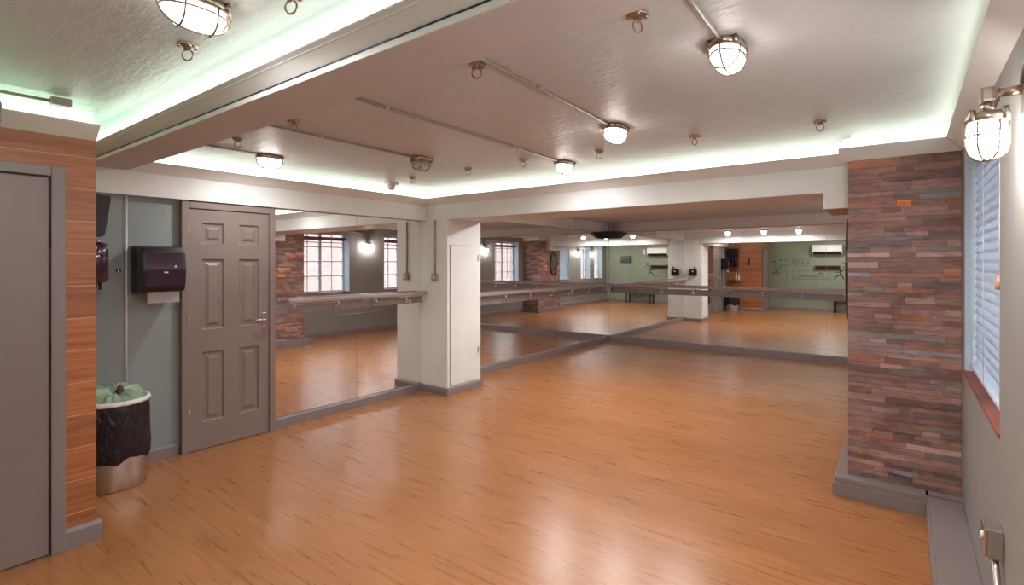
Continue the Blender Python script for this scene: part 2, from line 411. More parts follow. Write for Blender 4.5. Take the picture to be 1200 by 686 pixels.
# pillar access door
t_ = thing('door_3', 'tall white access panel on the side of the white pillar', 'panel', (-PX, 4.47, .10)); t_['kind'] = 'structure'; del t_['category']
bm = bmesh.new(); bx(bm, -PX, -PX+.002, 4.231, 4.709, .101, 1.704); obj('panel_gap', bm, M['trim_grey'], t_, True)
bm = bmesh.new(); bx(bm, -PX+.002, -PX+.012, 4.235, 4.705, .105, 1.70, .003); obj('panel_leaf', bm, M['white'], t_, True)
for z in (.42, 1.52):
    bm = bmesh.new(); bx(bm, -PX+.012, -PX+.020, 4.695, 4.712, z, z+.075, .002); obj('hinge', bm, M['steel'], t_, True)

# ------------------------------------------------------------------ mirrors
def mirror(axis, wall, sgn, a0, a1, z0, z1, label, tilt=None):
    bm = bmesh.new(); g = .0015; p0, p1 = sorted((wall, wall+sgn*.005))
    if axis == 'y': bx(bm, p0, p1, a0+g, a1-g, z0, z1)
    else: bx(bm, a0+g, a1-g, p0, p1, z0, z1)
    o = obj('mirror_panel', bm, M['mirror'])
    return tag(o, label, 'mirror', 'frameless wall mirror panels')
mirror('y', -L, 1, 2.395, 3.29, .10, 1.985, 'frameless mirror panel directly right of the panelled door')
mirror('y', -L, 1, 3.29, PN, .10, 1.985, 'frameless mirror panel ending at the near face of the white pillar')
ys = [PF-.018, 5.98, 7.20, 8.10, D]
lb = ['left wall mirror panel starting just behind the white pillar', 'second mirror panel on the left alcove wall, beyond the pillar', 'third mirror panel on the left alcove wall', 'narrow left wall mirror panel ending in the far corner']
for i in range(4): mirror('y', -L, 1, ys[i], ys[i+1], .11, 2.07, lb[i])
xs = [-L+.006, -3.34, -2.14, -.94, R]
lb = ['far wall mirror panel at the left, meeting the corner', 'far wall mirror panel that reflects the panelled door and orange wall', 'far wall mirror panel reflecting the middle of the green wall', 'far wall mirror panel beside the mosaic pillar']
for i in range(4): mirror('x', D+.006, -1, xs[i], xs[i+1], .11, 2.07, lb[i])
# dark trim along the top of the alcove mirrors
bm = bmesh.new(); bx(bm, -L, -L+.012, PF-.018, D-.012, 2.07, 2.08); bx(bm, -L, R, D-.012, D, 2.07, 2.08)
struct('trim_mirror_top', bm, M['conduit'], 'thin metal edge along the top of the alcove mirrors')
t_ = thing('oval_mirror', 'tall oval mirror in a dark frame on the side of the mosaic pillar', 'mirror', (-MX-.012, 4.40, 1.45))
def oval(bm, r0, r1, x0, x1, ry=.20, rz=.36, seg=48):
    ring = []
    for a in range(seg):
        A = 2*PI*a/seg; c, s = math.cos(A), math.sin(A)
        ring.append([bm.verts.new((x, c*(ry+dr), s*(rz+dr))) for x, dr in ((x0, r0), (x1, r0), (x1, r1), (x0, r1))])
    for i in range(seg):
        A, B = ring[i], ring[(i+1) % seg]
        for k in range(4): bm.faces.new((A[k], A[(k+1)%4], B[(k+1)%4], B[k]))
bm = bmesh.new(); oval(bm, -.035, 0, 0, -.030); obj('frame', bm, mat('dark_red_wood', (.05, .014, .012), .3), t_)
bm = bmesh.new(); vs = [bm.verts.new((-.012, .165*math.cos(2*PI*k/48), .325*math.sin(2*PI*k/48))) for k in range(48)]; bm.faces.new(vs)
r_ = bmesh.ops.extrude_face_region(bm, geom=list(bm.faces)); bmesh.ops.translate(bm, verts=[v_ for v_ in r_['geom'] if isinstance(v_, bmesh.types.BMVert)], vec=(.012, 0, 0))
obj('mirror_glass', bm, M['mirror'], t_)

# ------------------------------------------------------------------ barres
def barre(axis, wall, sgn, a0, a1, ztop, zb0, zb1, label, r0=None, knobs=()):
    """rail on chrome brackets over a board fixed to the mirror"""
    def b3(bm, u0, u1, a, b, z0, z1, bev=0):
        p0, p1 = sorted((wall+sgn*u0, wall+sgn*u1))
        if axis == 'y': bx(bm, p0, p1, a, b, z0, z1, bev)
        else: bx(bm, a, b, p0, p1, z0, z1, bev)
    mid = (a0+a1)/2
    loc = (wall, mid, zb0) if axis == 'y' else (mid, wall, zb0)
    t = thing('ballet_barre', label, 'barre', loc, 0, 'wall mounted ballet barres')
    bm = bmesh.new(); b3(bm, .0055, .028, a0, a1, zb0, zb1, .003); obj('backing_board', bm, M['trim_grey'], t, True)
    bm = bmesh.new(); ra = r0 if r0 is not None else a0; b3(bm, .06, .115, ra, a1, ztop-.045, ztop, .014); obj('rail', bm, M['barre'], t, True)
    for a in knobs:
        bm = bmesh.new(); P = (lambda u, z: (wall+sgn*u, a, z)) if axis == 'y' else (lambda u, z: (a, wall+sgn*u, z))
        zc = (zb0+zb1)/2
        tube(bm, [P(.028, zc), P(.070, zc), P(.084, zc+.012), P(.088, zc+.03), P(.088, ztop-.04)], .008, 8)
        tube(bm, [P(.028, zc), P(.036, zc)], .024, 14); tube(bm, [P(.066, zc-.004), P(.092, zc-.004)], .015, 12)
        obj('bracket', bm, M['chrome'], t, True)
    return t
barre('y', -L, 1, 2.40, PN-.004, 1.17, 1.035, 1.105, 'grey ballet barre across the left mirror beside the panelled door', r0=2.50, knobs=(2.56, 3.02, 3.48, 3.94))
barre('y', -L, 1, PF-.012, D-.12, 1.10, .93, 1.03, 'grey ballet barre along the left alcove mirrors behind the pillar', knobs=(5.1, 5.7, 6.3, 6.9, 7.5, 8.1, 8.7))
barre('x', D, -1, -L+.12, R-.01, 1.10, .93, 1.03, 'long grey ballet barre across the far mirrors', knobs=(-4.0, -3.45, -2.9, -2.35, -1.8, -1.25, -.7, -.15))

# ------------------------------------------------------------------ doors
def ring_profile(bm, x, sgn, y0, y1, z0, z1, depth=.010, wdt=.018, raised=.006):
    """sunk panel with raised field on a face at x looking towards sgn"""
    def q(a, b, c, d, h): return [bm.verts.new((x + sgn*h, yy, zz)) for yy, zz in ((a, c), (b, c), (b, d), (a, d))]
    lv = [q(y0, y1, z0, z1, 0), q(y0+wdt*.5, y1-wdt*.5, z0+wdt*.5, z1-wdt*.5, -depth), q(y0+wdt*1.4, y1-wdt*1.4, z0+wdt*1.4, z1-wdt*1.4, -depth), q(y0+wdt*2.4, y1-wdt*2.4, z0+wdt*2.4, z1-wdt*2.4, -depth+raised+.003)]
    for A, B in zip(lv, lv[1:]):
        for k in range(4): bm.faces.new((A[k], A[(k+1)%4], B[(k+1)%4], B[k]))
    bm.faces.new(lv[-1])
# panelled door (door_1)
X0 = -L+.045
door = thing('door_1', 'taupe six-panel style door with lever handle on the left wall', 'door', (-L, 2.02, 0)); door['kind'] = 'structure'; del door['category']
bm = bmesh.new(); ya, yb_, zt = 1.700, 2.340, 1.925
cols_ = [(1.795, 1.965), (2.085, 2.255)]; rows = [(.22, .78), (.96, 1.53), (1.65, 1.82)]
ycuts = [ya] + [q for c_ in cols_ for q in c_] + [yb_]; zcuts = [.006] + [q for c_ in rows for q in c_] + [zt]
for i in range(len(ycuts)-1):
    for j in range(len(zcuts)-1):
        a, b_, c_, d_ = ycuts[i], ycuts[i+1], zcuts[j], zcuts[j+1]
        if i in (1, 3) and j in (1, 3, 5): ring_profile(bm, X0, 1, a, b_, c_, d_, .015, .022, .009)
        else: bm.faces.new([bm.verts.new((X0, yy, zz)) for yy, zz in ((a,c_),(b_,c_),(b_,d_),(a,d_))])
for f in (((ya,.006),(ya,zt)), ((yb_,.006),(yb_,zt)), ((ya,zt),(yb_,zt)), ((ya,.006),(yb_,.006))):
    (a, b_), (c_, d_) = f; bm.faces.new([bm.verts.new(p) for p in ((X0,a,b_),(X0,c_,d_),(X0-.04,c_,d_),(X0-.04,a,b_))])
bmesh.ops.remove_doubles(bm, verts=bm.verts, dist=.0004)
obj('door_leaf', bm, M['door_grey'], door, True)
bm = bmesh.new()
for a, b_, c_, d_ in ((1.645, 1.697, 0, 1.985), (2.343, 2.395, 0, 1.985), (1.697, 2.343, 1.93, 1.985)): bx(bm, -L+.001, -L+.06, a, b_, c_, d_, .006)
obj('door_frame', bm, M['door_grey'], door, True)
hd = bmesh.new(); bx(hd, X0, X0+.008, 2.283, 2.317, .90, 1.06, .003); tube(hd, [(X0+.008, 2.30, 1.005), (X0+.05, 2.30, 1.005), (X0+.055, 2.28, 1.005), (X0+.055, 2.19, 1.005)], .008, 10)
tube(hd, [(X0+.006, 2.30, .935), (X0+.014, 2.30, .935)], .011, 12)
obj('lever_handle', hd, M['chrome'], door, True)
for z in (1.70, 1.0, .25):
    bm = bmesh.new(); tube(bm, [(X0+.006, 1.698, z), (X0+.006, 1.698, z+.085)], .0065, 8); obj('hinge', bm, M['steel'], door, True)
# flush door (door_2) in the tiled wall
door = thing('door_2', 'plain flush grey door set in the orange tiled wall', 'door', (-TL, .29, 0)); door['kind'] = 'structure'; del door['category']
bm = bmesh.new(); bx(bm, -TL+.001, -TL+.012, -.08, .672, .006, 1.935, .002); obj('door_leaf', bm, M['door_grey'], door, True)
bm = bmesh.new(); bx(bm, -TL+.001, -TL+.006, -.086, .681, .0, 1.945); obj('door_gap', bm, M['dark'], door, True)
bm = bmesh.new()
for a, b_, c_, d_ in ((-.142, -.084, 0, 1.995), (.679, .737, 0, 1.995), (-.084, .679, 1.943, 1.995)): bx(bm, -TL+.001, -TL+.030, a, b_, c_, d_, .004)
obj('door_frame', bm, M['trim_grey'], door, True)
for z in (1.58, 1.02, .25):
    bm = bmesh.new(); tube(bm, [(-TL+.014, .676, z), (-TL+.014, .676, z+.08)], .005, 8); obj('hinge', bm, M['dark'], door, True)

# ------------------------------------------------------------------ windows
def window(n, y0, y1, label):
    t = thing('window_%d' % n, label, 'window', (R+.2, (y0+y1)/2, SILL)); t['kind'] = 'structure'; del t['category']
    bm = bmesh.new(); xa, xb = R+.19, R+.235; f = .045
    bx(bm, xa, xb, y0, y0+f, SILL, HEAD); bx(bm, xa, xb, y1-f, y1, SILL, HEAD); bx(bm, xa, xb, y0+f, y1-f, SILL, SILL+f); bx(bm, xa, xb, y0+f, y1-f, HEAD-f, HEAD)
    ym = (y0+y1)/2; bx(bm, xa, xb, ym-.03, ym+.03, SILL+f, HEAD-f)
    obj('window_frame', bm, M['frame_white'], t, True)
    bm = bmesh.new(); zs = [SILL+f + (HEAD-SILL-2*f)*q for q in (.26, .52, .78, .86)]
    for z in zs: bx(bm, xa+.008, xb-.008, y0+f, y1-f, z-.009, z+.009)
    for yy in ((y0+f+ym-.03)/2, (y1-f+ym+.03)/2): bx(bm, xa+.010, xb-.010, yy-.009, yy+.009, SILL+f, HEAD-f)
    obj('glazing_bars', bm, M['frame_white'], t, True)
    bm = bmesh.new(); bx(bm, xa+.02, xa+.024, y0+f, y1-f, SILL+f, HEAD-f); obj('pane', bm, M['glass'], t, True)
    bm = bmesh.new(); bx(bm, R-.006, xa, y0+.001, y1-.001, SILL, SILL+.018, .004); obj('window_sill', bm, M['red_sill'], t, True)
    bm = bmesh.new(); bx(bm, R+.001, xa, y1-.008, y1, SILL+.018, HEAD); bx(bm, R+.001, xa, y0, y0+.008, SILL+.018, HEAD); obj('reveal_lining', bm, M['frame_blue'], t, True)
    return t
window(1, *WIN[2], 'white barred window behind the venetian blind'); window(2, *WIN[3], 'barred window beyond the mosaic pillar'); window(3, *WIN[4], 'barred window nearest the far mirrors'); window(4, *WIN[0], 'barred window nearest the green wall'); window(5, *WIN[1], 'barred window between the two right wall lamps')
# rolled red-brown blinds at the heads of the two alcove windows
for (a, b_), lab in ((WIN[3], 'rolled red-brown fabric shade at the head of the window beyond the mosaic pillar'), (WIN[4], 'rolled red-brown fabric shade at the head of the window nearest the far mirrors')):
    bm = bmesh.new(); tube(bm, [(R+.12, a+.02, 2.00), (R+.12, b_-.02, 2.00)], .024, 16); bx(bm, R+.142, R+.146, a+.02, b_-.02, 1.955, 2.00)
    tag(obj('roller_blind', bm, M['red_sill']), lab, 'blind', 'rolled shades in the alcove')
def blind(y0, y1, label, zb=.935):
    t = thing('venetian_blind', label, 'blind', (R+.05, (y0+y1)/2, zb), )
    n = 0; z = HEAD-.075; bm = bmesh.new(); ang = math.radians(78); hw = .031
    while z > zb+.03:
        dx, dz = hw*math.cos(ang), hw*math.sin(ang)
        vs = []
        for s_ in (-1, 0, 1):
            vs.append([bm.verts.new((R+.05 + s_*dx, yy, z - s_*dz*-1 + (.004 if s_ == 0 else 0))) for yy in (y0+.02, y1-.02)])
        for A, B in zip(vs, vs[1:]): 
            f = bm.faces.new((A[0], A[1], B[1], B[0])); f.smooth = True
        z -= .0465
    ex = bmesh.ops.solidify(bm, geom=list(bm.faces), thickness=.0018)
    obj('slats', bm, M['blind'], t, True)
    bm = bmesh.new(); bx(bm, R+.02, R+.08, y0+.012, y1-.012, HEAD-.055, HEAD-.003, .004); obj('head_rail', bm, M['blind'], t, True)
    bm = bmesh.new(); bx(bm, R+.022, R+.078, y0+.02, y1-.02, zb-.005, zb+.016, .004); obj('bottom_rail', bm, M['blind'], t, True)
    for q in (.12, .5, .88):
        yy = y0 + (y1-y0)*q
        bm = bmesh.new(); tube(bm, [(R+.017, yy, HEAD-.05), (R+.017, yy, zb+.01)], .0014, 5); obj('ladder_cord', bm, M['pvc'], t, True)
    bm = bmesh.new(); yy = y0+.09; tube(bm, [(R+.012, yy, HEAD-.05), (R+.008, yy, 1.45)], .002, 6); obj('pull_cord', bm, M['pvc'], t, True)
    bm = bmesh.new(); lathe(bm, [(0, 0), (.012, .002), (.014, .03), (.005, .055), (0, .057)], R+.008, yy, 12, z0=1.40); obj('cord_tassel', bm, mat('wooden_tassel', (.45, .25, .15), .5), t, True)
blind(*WIN[2], 'white venetian blind in the window right of the mosaic pillar')
# building across the street
bm = bmesh.new(); bx(bm, 5.2, 7.2, -12, 22, -3.0, 2.9)
t_ = obj('street_building', bm, M['street_brick']); tag(t_, 'pale red brick building seen through the windows', 'building')
bm = bmesh.new(); bx(bm, .8, 5.2, -12, 22, -3.2, -3.0); o_ = obj('ground_street', bm, mat('pavement', (.3, .3, .3), .9)); o_['kind'] = 'structure'

# ------------------------------------------------------------------ ceiling lamps (caged bulkheads)
def bulkhead(label, loc, rz=0, lit=True, rx=.062, ry=.105, h=.100, name='bulkhead_lamp', cat='lamp', cage='cage'):
    """local frame: base plate at z=0, globe hangs below; long axis Y"""
    t = thing(name, label, cat, loc, rz, 'caged bulkhead lamps')
    bm = bmesh.new(); lathe(bm, [(0, 0), (1.0, 0), (1.06, -.006), (1.06, -.020), (.98, -.026), (0, -.026)], seg=36, sx=rx, sy=ry)
    for a in (PI/4, 3*PI/4, 5*PI/4, 7*PI/4):
        x, y_ = rx*1.06*math.cos(a), ry*1.06*math.sin(a); lathe(bm, [(0, 0), (.010, 0), (.010, -.024), (0, -.026)], x, y_, 10)
    obj('base', bm, M['nickel'], t)
    bm = bmesh.new(); pr = [(.86, -.0262), (.86, -.045), (.80, -.068), (.62, -.088), (.35, -.098), (0, -h)]
    lathe(bm, pr, seg=36, sx=rx, sy=ry)
    obj('globe', bm, M['globe_on'] if lit else M['lamp_glass'], t)
    if lit:                                          # the lamp's own downward light, under its reflector base
        l = bpy.data.lights.new('lamp_light', 'AREA'); l.shape = 'ELLIPSE'; l.size, l.size_y = rx*1.3, ry*1.3; l.energy = LAMP_POWER; l.color = (.98, .96, .97)
        o = bpy.data.objects.new('lamp_light', l); C.objects.link(o); o.parent = t; o.location = (0, 0, -h-.006)
    if not lit:
        bm = bmesh.new(); lathe(bm, [(0, -.028), (.016, -.028), (.018, -.05), (.012, -.066), (0, -.07)], seg=16); obj('bulb', bm, M['pvc'], t)
    bm = bmesh.new()
    for z, q in ((-.047, .93), (-.028, 1.0)):
        tube(bm, [(rx*q*math.cos(2*PI*k/32), ry*q*math.sin(2*PI*k/32), z) for k in range(32)], 0.0042, 6, closed=True)
    def arc(f): return [f(PI*k/14) for k in range(15)]
    for q in (-.45, .45):
        s_ = math.sqrt(1-q*q)
        tube(bm, arc(lambda a: (rx*1.02*s_*math.cos(a), ry*q, -.024 - (h*.78)*math.sin(a)**.7)), 0.0042, 6)
    tube(bm, arc(lambda a: (0, ry*1.02*math.cos(a), -.024 - (h*.80)*max(0, math.sin(a))**.7)), 0.0042, 6)
    obj(cage, bm, M['nickel'], t)
    return t
lamps = [
 ((-1.80, .70, CZ), True, 'lit caged lamp in the near ceiling bay, left of the cross beam cove'),
 ((-3.97, 2.08, CZ), True, 'lit caged lamp nearest the panelled door'),
 ((-3.08, 2.85, CZ), False, 'unlit caged lamp between two lit ones on the ceiling'),
 ((-2.26, 3.70, CZ), True, 'lit caged lamp closest to the alcove beam'),
 ((-1.42, 2.92, CZ), True, 'lit caged lamp in the middle of the main ceiling'),
 ((-.545, 2.09, CZ), True, 'large looking lit caged lamp closest to the camera on the main ceiling, right'),
 ((-3.33, 5.25, 2.25), True, 'lit caged lamp on the alcove ceiling seen only in the mirror, left'),
 ((-2.55, 5.25, 2.25), True, 'lit caged lamp on the alcove ceiling seen only in the mirror, middle'),
 ((-1.85, 5.25, 2.25), True, 'lit caged lamp on the alcove ceiling seen only in the mirror, right')]
proto = bulkhead(lamps[0][2], lamps[0][0])
for loc, lit, lab in lamps[1:]:
    if lit:
        c_ = copy_tree(proto, loc, label=lab)
        if loc[1] > 5:
            for ch in c_.children:
                if ch.type == 'LIGHT': ch.data = ch.data.copy(); ch.data.energy = LAMP_POWER * 1.1
        if loc[0] < -3.9 or abs(loc[1]-3.70) < .01:  # two lamps dimmed to keep hot spots off the header and beam
            for ch in c_.children:
                if ch.type == 'LIGHT': ch.data = ch.data.copy(); ch.data.energy = LAMP_POWER * .55
    else: bulkhead(lab, loc, lit=False)
# wall lamps hang from a conduit elbow on the right wall
def wall_lamp(label, y_, conduit_to):
    t = thing('wall_lamp', label, 'lamp', (R-.085, y_, 1.905), 0, 'caged lamps hanging on the right wall')
    bm = bmesh.new(); lathe(bm, [(0, .012), (.03, .012), (.044, .004), (.048, 0), (.048, -.018), (0, -.018)], seg=32)
    for k in range(4): lathe(bm, [(0, .014), (.008, .014), (.008, -.02), (0, -.02)], .048*math.cos(PI/4+k*PI/2), .048*math.sin(PI/4+k*PI/2), 10)
    obj('base', bm, M['nickel'], t)
    bm = bmesh.new(); lathe(bm, [(.039, -.0182), (.039, -.075), (.034, -.100), (.019, -.114), (0, -.118)], seg=32); obj('globe', bm, M['globe_wall'], t)
    bm = bmesh.new()
    for z in (-.055,): tube(bm, [(.044*math.cos(2*PI*k/32), .044*math.sin(2*PI*k/32), z) for k in range(32)], .0036, 6, closed=True)
    for a in (0, PI/3, 2*PI/3):
        pts = [(.044, -.02), (.044, -.08), (.038, -.104), (.021, -.119), (0, -.123), (-.021, -.119), (-.038, -.104), (-.044, -.08), (-.044, -.02)]
        tube(bm, [(r*math.cos(a), r*math.sin(a), z) for r, z in pts], .0036, 6)
    obj('cage', bm, M['nickel'], t)
    bm = bmesh.new(); tube(bm, [(0, 0, .012), (0, 0, .035)], .014, 12); bx(bm, -.016, .016, -.020, .020, .035, .078, .008); tube(bm, [(.02, 0, .060), (.085, 0, .060)], .013, 12)
    bx(bm, .070, .0845, -.035, .035, .0, .075, .004); obj('junction_box', bm, M['nickel'], t)
    return t
yw = 1.93
wl = wall_lamp('lit caged wall lamp hanging right above the venetian blind', yw, 0)
copy_tree(wl, (R-.085, .85, 1.905), label='lit caged wall lamp between the two windows nearest the green wall')
copy_tree(wl, (R-.085, 7.05, 1.905), label='lit caged wall lamp between the two alcove windows, seen in the mirrors')

# conduits
def conduit(pts, label, r=.0085, clips=(), m=None, box_=None, name='conduit'):
    t = thing(name, label, 'conduit', pts[0], 0, 'surface conduits')
    bm = bmesh.new(); tube(bm, pts, r, 10); obj('pipe', bm, m or M['conduit'], t, True)
    for (x, y_, z) in clips:
        bm = bmesh.new()
        d = (Vector(pts[1])-Vector(pts[0])).normalized()
        if abs(d.z) > .5: bx(bm, x-.013, x+.013, y_-.008, y_+.008, z-.012, z+.012, .003)
        else: bx(bm, x-.014, x+.014, y_-.009, y_+.009, z-.011, z+.011, .003)
        obj('clip', bm, M['steel'], t, True)
    return t
zc = CZ-.0095
conduit([(-3.90, 1.286, zc), (-3.94, 1.96, zc)], 'short ceiling conduit feeding the lamp nearest the panelled door')
conduit([(-3.04, 1.286, zc), (-3.08, 2.73, zc)], 'ceiling conduit running to the unlit lamp', clips=[(-3.055, 1.95, zc)])
conduit([(-2.20, 1.286, zc), (-2.255, 3.58, zc)], 'longest ceiling conduit, ending at the lamp by the alcove beam', clips=[(-2.215, 1.80, zc), (-2.24, 2.95, zc)])
conduit([(-1.365, 1.286, zc), (-1.415, 2.80, zc)], 'ceiling conduit running to the lamp in the middle of the ceiling', clips=[(-1.375, 2.02, zc)])
conduit([(-.531, 1.286, zc), (-.545, 1.97, zc)], 'short ceiling conduit feeding the largest looking lamp')
cd = conduit([(-3.385, YB+.02, 2.306), (-3.385, .66, 2.306)], 'ceiling conduit over the cornice of the orange tiled wall')
bm = bmesh.new(); bx(bm, -3.405, -3.345, .655, .735, 2.285, 2.325, .006); obj('end_box', bm, M['conduit'], cd, True)
conduit([(R-.012, YB+.08, 2.02), (R-.012, yw-.06, 2.02), (R-.012, yw, 1.985)], 'wall conduit leading from the green wall to the lamp over the blind', r=.010, m=M['steel'])
conduit([(R-.012, 6.0, 2.16), (R-.012, 6.7, 2.15), (R-.012, 7.05, 2.10), (R-.012, 7.05, 1.985)], 'swept wall conduit above the lamp between the alcove windows', r=.010, m=M['steel'])
conduit([(R-.012, 6.35, .42), (R-.012, 8.9, .42)], 'low wall conduit under the alcove windows', m=M['steel'])
conduit([(-L+.0275, 1.295, .6), (-L+.0275, 1.295, 1.985)], 'vertical white conduit left of the paper towel dispenser', r=.0065, m=M['pvc'])
cd = conduit([(-4.285, PN-.0105, 1.37), (-4.285, PN-.0105, 1.985)], 'vertical conduit dropping to a switch on the white pillar', r=.009, m=M['conduit'], clips=[(-4.285, PN-.0105, 1.70)])
bm = bmesh.new(); bx(bm, -4.325, -4.245, PN-.035, PN-.001, 1.29, 1.375, .004); obj('switch_box', bm, M['conduit'], cd, True)
bm = bmesh.new(); bx(bm, -4.295, -4.275, PN-.041, PN-.035, 1.315, 1.345, .002); obj('rocker', bm, M['pvc'], cd, True)

# drop rails on the strip above the left alcove mirrors
for (a, b_), lab in (((6.95, 7.60), 'small white drop rail above the left alcove mirrors, nearer one'), ((7.75, 8.72), 'longer white drop rail above the left alcove mirrors, by the corner')):
    bm = bmesh.new(); x = -4.42
    tube(bm, [(x, a, 2.249), (x, a, 2.12), (x, a+.02, 2.105), (x, b_-.02, 2.105), (x, b_, 2.12), (x, b_, 2.249)], .012, 10)
    tag(obj('drop_rail', bm, M['cream']), lab, 'rail', 'drop rails above the mirrors')

# ------------------------------------------------------------------ ring hooks
def hook(label, loc, rz=0):
    t = thing('ceiling_hook', label, 'hook', loc, rz, 'ring hooks in the ceiling')
    bm = bmesh.new(); lathe(bm, [(0, 0), (.036, 0), (.038, -.004), (.034, -.009), (.016, -.012), (.012, -.020), (0, -.022)], seg=20)
    for k in range(4):
        a = PI/4 + k*PI/2; lathe(bm, [(0, 0), (.009, 0), (.009, -.013), (.005, -.016), (0, -.016)], .028*math.cos(a), .028*math.sin(a), 8)
    obj('plate', bm, M['nickel'], t)
    bm = bmesh.new(); tube(bm, [(.021*math.cos(2*PI*k/20), 0, -.040 + .021*math.sin(2*PI*k/20)) for k in range(20)], .0035, 8, closed=True); obj('ring', bm, M['nickel'], t)
    return t
hooks = [((-2.20, .83, CZ), .6, 'ring hook on the near ceiling just below the brightest caged lamp'),
 ((-1.53, .87, CZ), .4, 'ring hook cut by the top edge of the photo, right of the nearest lamp'),
 ((-3.59, 1.66, CZ), .9, 'ring hook just behind the cross beam, above the lamp nearest the door'),
 ((-2.89, 1.66, CZ), .7, 'ring hook just behind the cross beam, beside the conduit of the unlit lamp'),
 ((-1.44, 1.65, CZ), .5, 'ring hook just behind the cross beam, beside the conduit of the middle lamp'),
 ((-.72, 1.65, CZ), 1.2, 'largest looking ring hook on a round bronze plate, behind the cross beam'),
 ((-3.85, 3.45, CZ), .6, 'ring hook beyond the unlit lamp, nearest the left cove'),
 ((-3.09, 3.42, CZ), .9, 'ring hook near the alcove beam, right of the unlit lamp'),
 ((-2.47, 3.40, CZ), 1.1, 'ring hook left of the lamp closest to the alcove beam'),
 ((-1.83, 3.49, CZ), .7, 'ring hook right of the lamp closest to the alcove beam'),
 ((-1.11, 3.46, CZ), 1.0, 'ring hook right of the middle lamp, near the alcove beam'),
 ((-.40, 3.54, CZ), .5, 'ring hook nearest the mosaic pillar')]
h0 = hook(hooks[0][2], hooks[0][0], hooks[0][1])
for loc, rz, lab in hooks[1:]: copy_tree(h0, loc, rz, lab)

# smoke detector by the left cove
t_ = thing('smoke_detector', 'small white detector box by the left cove light', 'detector', (-4.30, 3.56, CZ))
bm = bmesh.new(); bx(bm, -.045, .045, -.06, .06, -.025, 0, .005); obj('base', bm, M['pvc'], t_)
bm = bmesh.new(); lathe(bm, [(0, -.025), (.04, -.025), (.038, -.065), (.03, -.075), (0, -.077)], seg=24); obj('sensor_head', bm, M['pvc'], t_)

# ------------------------------------------------------------------ left recess: dispenser, speaker, bin
t_ = thing('paper_towel_dispenser', 'glossy black paper towel dispenser beside the panelled door', 'dispenser', (-L, 1.46, 1.28))
bm = bmesh.new(); bx(bm, -L+.001, -L+.12, 1.325, 1.600, 1.275, 1.625, .012); obj('back_case', bm, M['black'], t_, True)
bm = bmesh.new()
vs0 = [(-L+.12, 1.277), (-L+.235, 1.290), (-L+.255, 1.33), (-L+.262, 1.45), (-L+.250, 1.57), (-L+.225, 1.612), (-L+.12, 1.625)]
prism(bm, vs0, 'y', 1.325, 1.600)
bmesh.ops.bevel(bm, geom=list(bm.edges), offset=.007, segments=2, affect='EDGES'); obj('front_cover', bm, M['black'], t_, True)
bm = bmesh.new(); prism(bm, [(-L+.2555, 1.325), (-L+.259, 1.335), (-L+.266, 1.45), (-L+.254, 1.565), (-L+.250, 1.57)], 'y', 1.345, 1.582); obj('smoked_window', bm, M['smoke'], t_, True)
bm = bmesh.new(); bx(bm, -L+.262, -L+.2675, 1.455, 1.480, 1.425, 1.435); obj('maker_badge', bm, M['pvc'], t_, True)
bm = bmesh.new(); lathe(bm, [(0, 0), (.012, 0), (.010, .004), (0, .005)], seg=16); bmesh.ops.rotate(bm, verts=bm.verts, matrix=Matrix.Rotation(PI/2, 3, 'Y')); bmesh.ops.translate(bm, verts=bm.verts, vec=(-L+.262, 1.53, 1.47)); obj('lock', bm, M['steel'], t_, True)
bm = bmesh.new(); n = 24; zz = [1.205 + .006*((k % 2)) for k in range(n+1)]
top = [bm.verts.new((-L+.215, 1.365+.205*k/n, 1.30)) for k in range(n+1)]; bot = [bm.verts.new((-L+.222, 1.365+.205*k/n, zz[k])) for k in range(n+1)]
for k in range(n): bm.faces.new((top[k], top[k+1], bot[k+1], bot[k]))
bmesh.ops.solidify(bm, geom=list(bm.faces), thickness=.001); obj('paper_sheet', bm, M['paper'], t_, True)
# wall speaker
t_ = thing('wall_speaker', 'black box speaker hung high beside the orange tiled wall', 'speaker', (-4.30, TY, 1.67))
bm = bmesh.new(); A = [(TY+.05, 1.68), (TY+.200, 1.67), (TY+.236, 1.935), (TY+.05, 1.945)]; prism(bm, A, 'x', -4.44, -4.13)
bmesh.ops.bevel(bm, geom=list(bm.edges), offset=.006, segments=2, affect='EDGES'); obj('cabinet', bm, M['dark'], t_, True)
bm = bmesh.new(); bx(bm, -4.33, -4.24, TY+.001, TY+.05, 1.74, 1.88, .003); obj('bracket', bm, M['steel'], t_, True)
bm = bmesh.new(); tube(bm, [(-4.29, TY+.14, 1.94), (-4.29, TY+.14, 2.10)], .010, 8); obj('hanger_rod', bm, M['steel'], t_, True)
bm = bmesh.new(); prism(bm, [(TY+.2025, 1.685), (TY+.207, 1.685), (TY+.2385, 1.92), (TY+.234, 1.92)], 'x', -4.425, -4.145); obj('grille', bm, M['black'], t_, True)
# ribbed glossy dispenser below it
t_ = thing('soap_dispenser', 'ribbed glossy black dispenser hung below the black box speaker', 'dispenser', (-4.32, TY, 1.31))
bm = bmesh.new(); bx(bm, -4.43, -4.15, TY+.001, TY+.10, 1.36, 1.64, .008); obj('back_case', bm, M['black'], t_, True)
for k, xx in enumerate((-4.37, -4.28, -4.185)):
    bm = bmesh.new(); lathe(bm, [(0, 0), (.026, 0), (.036, .02), (.036, .24), (.030, .26), (0, .262)], xx, TY+.178, 20, sy=1.6, z0=1.37); obj('canister', bm, M['smoke'], t_, True)
    bm = bmesh.new(); lathe(bm, [(0, -.045), (.008, -.045), (.010, 0), (0, 0)], xx, TY+.19, 12, z0=1.369); obj('nozzle', bm, M['black'], t_, True)
    bm = bmesh.new(); lathe(bm, [(0, 0), (.016, 0), (.016, .012), (0, .014)], xx, TY+.178, 12, z0=1.632); obj('canister_cap', bm, M['chrome'], t_, True)
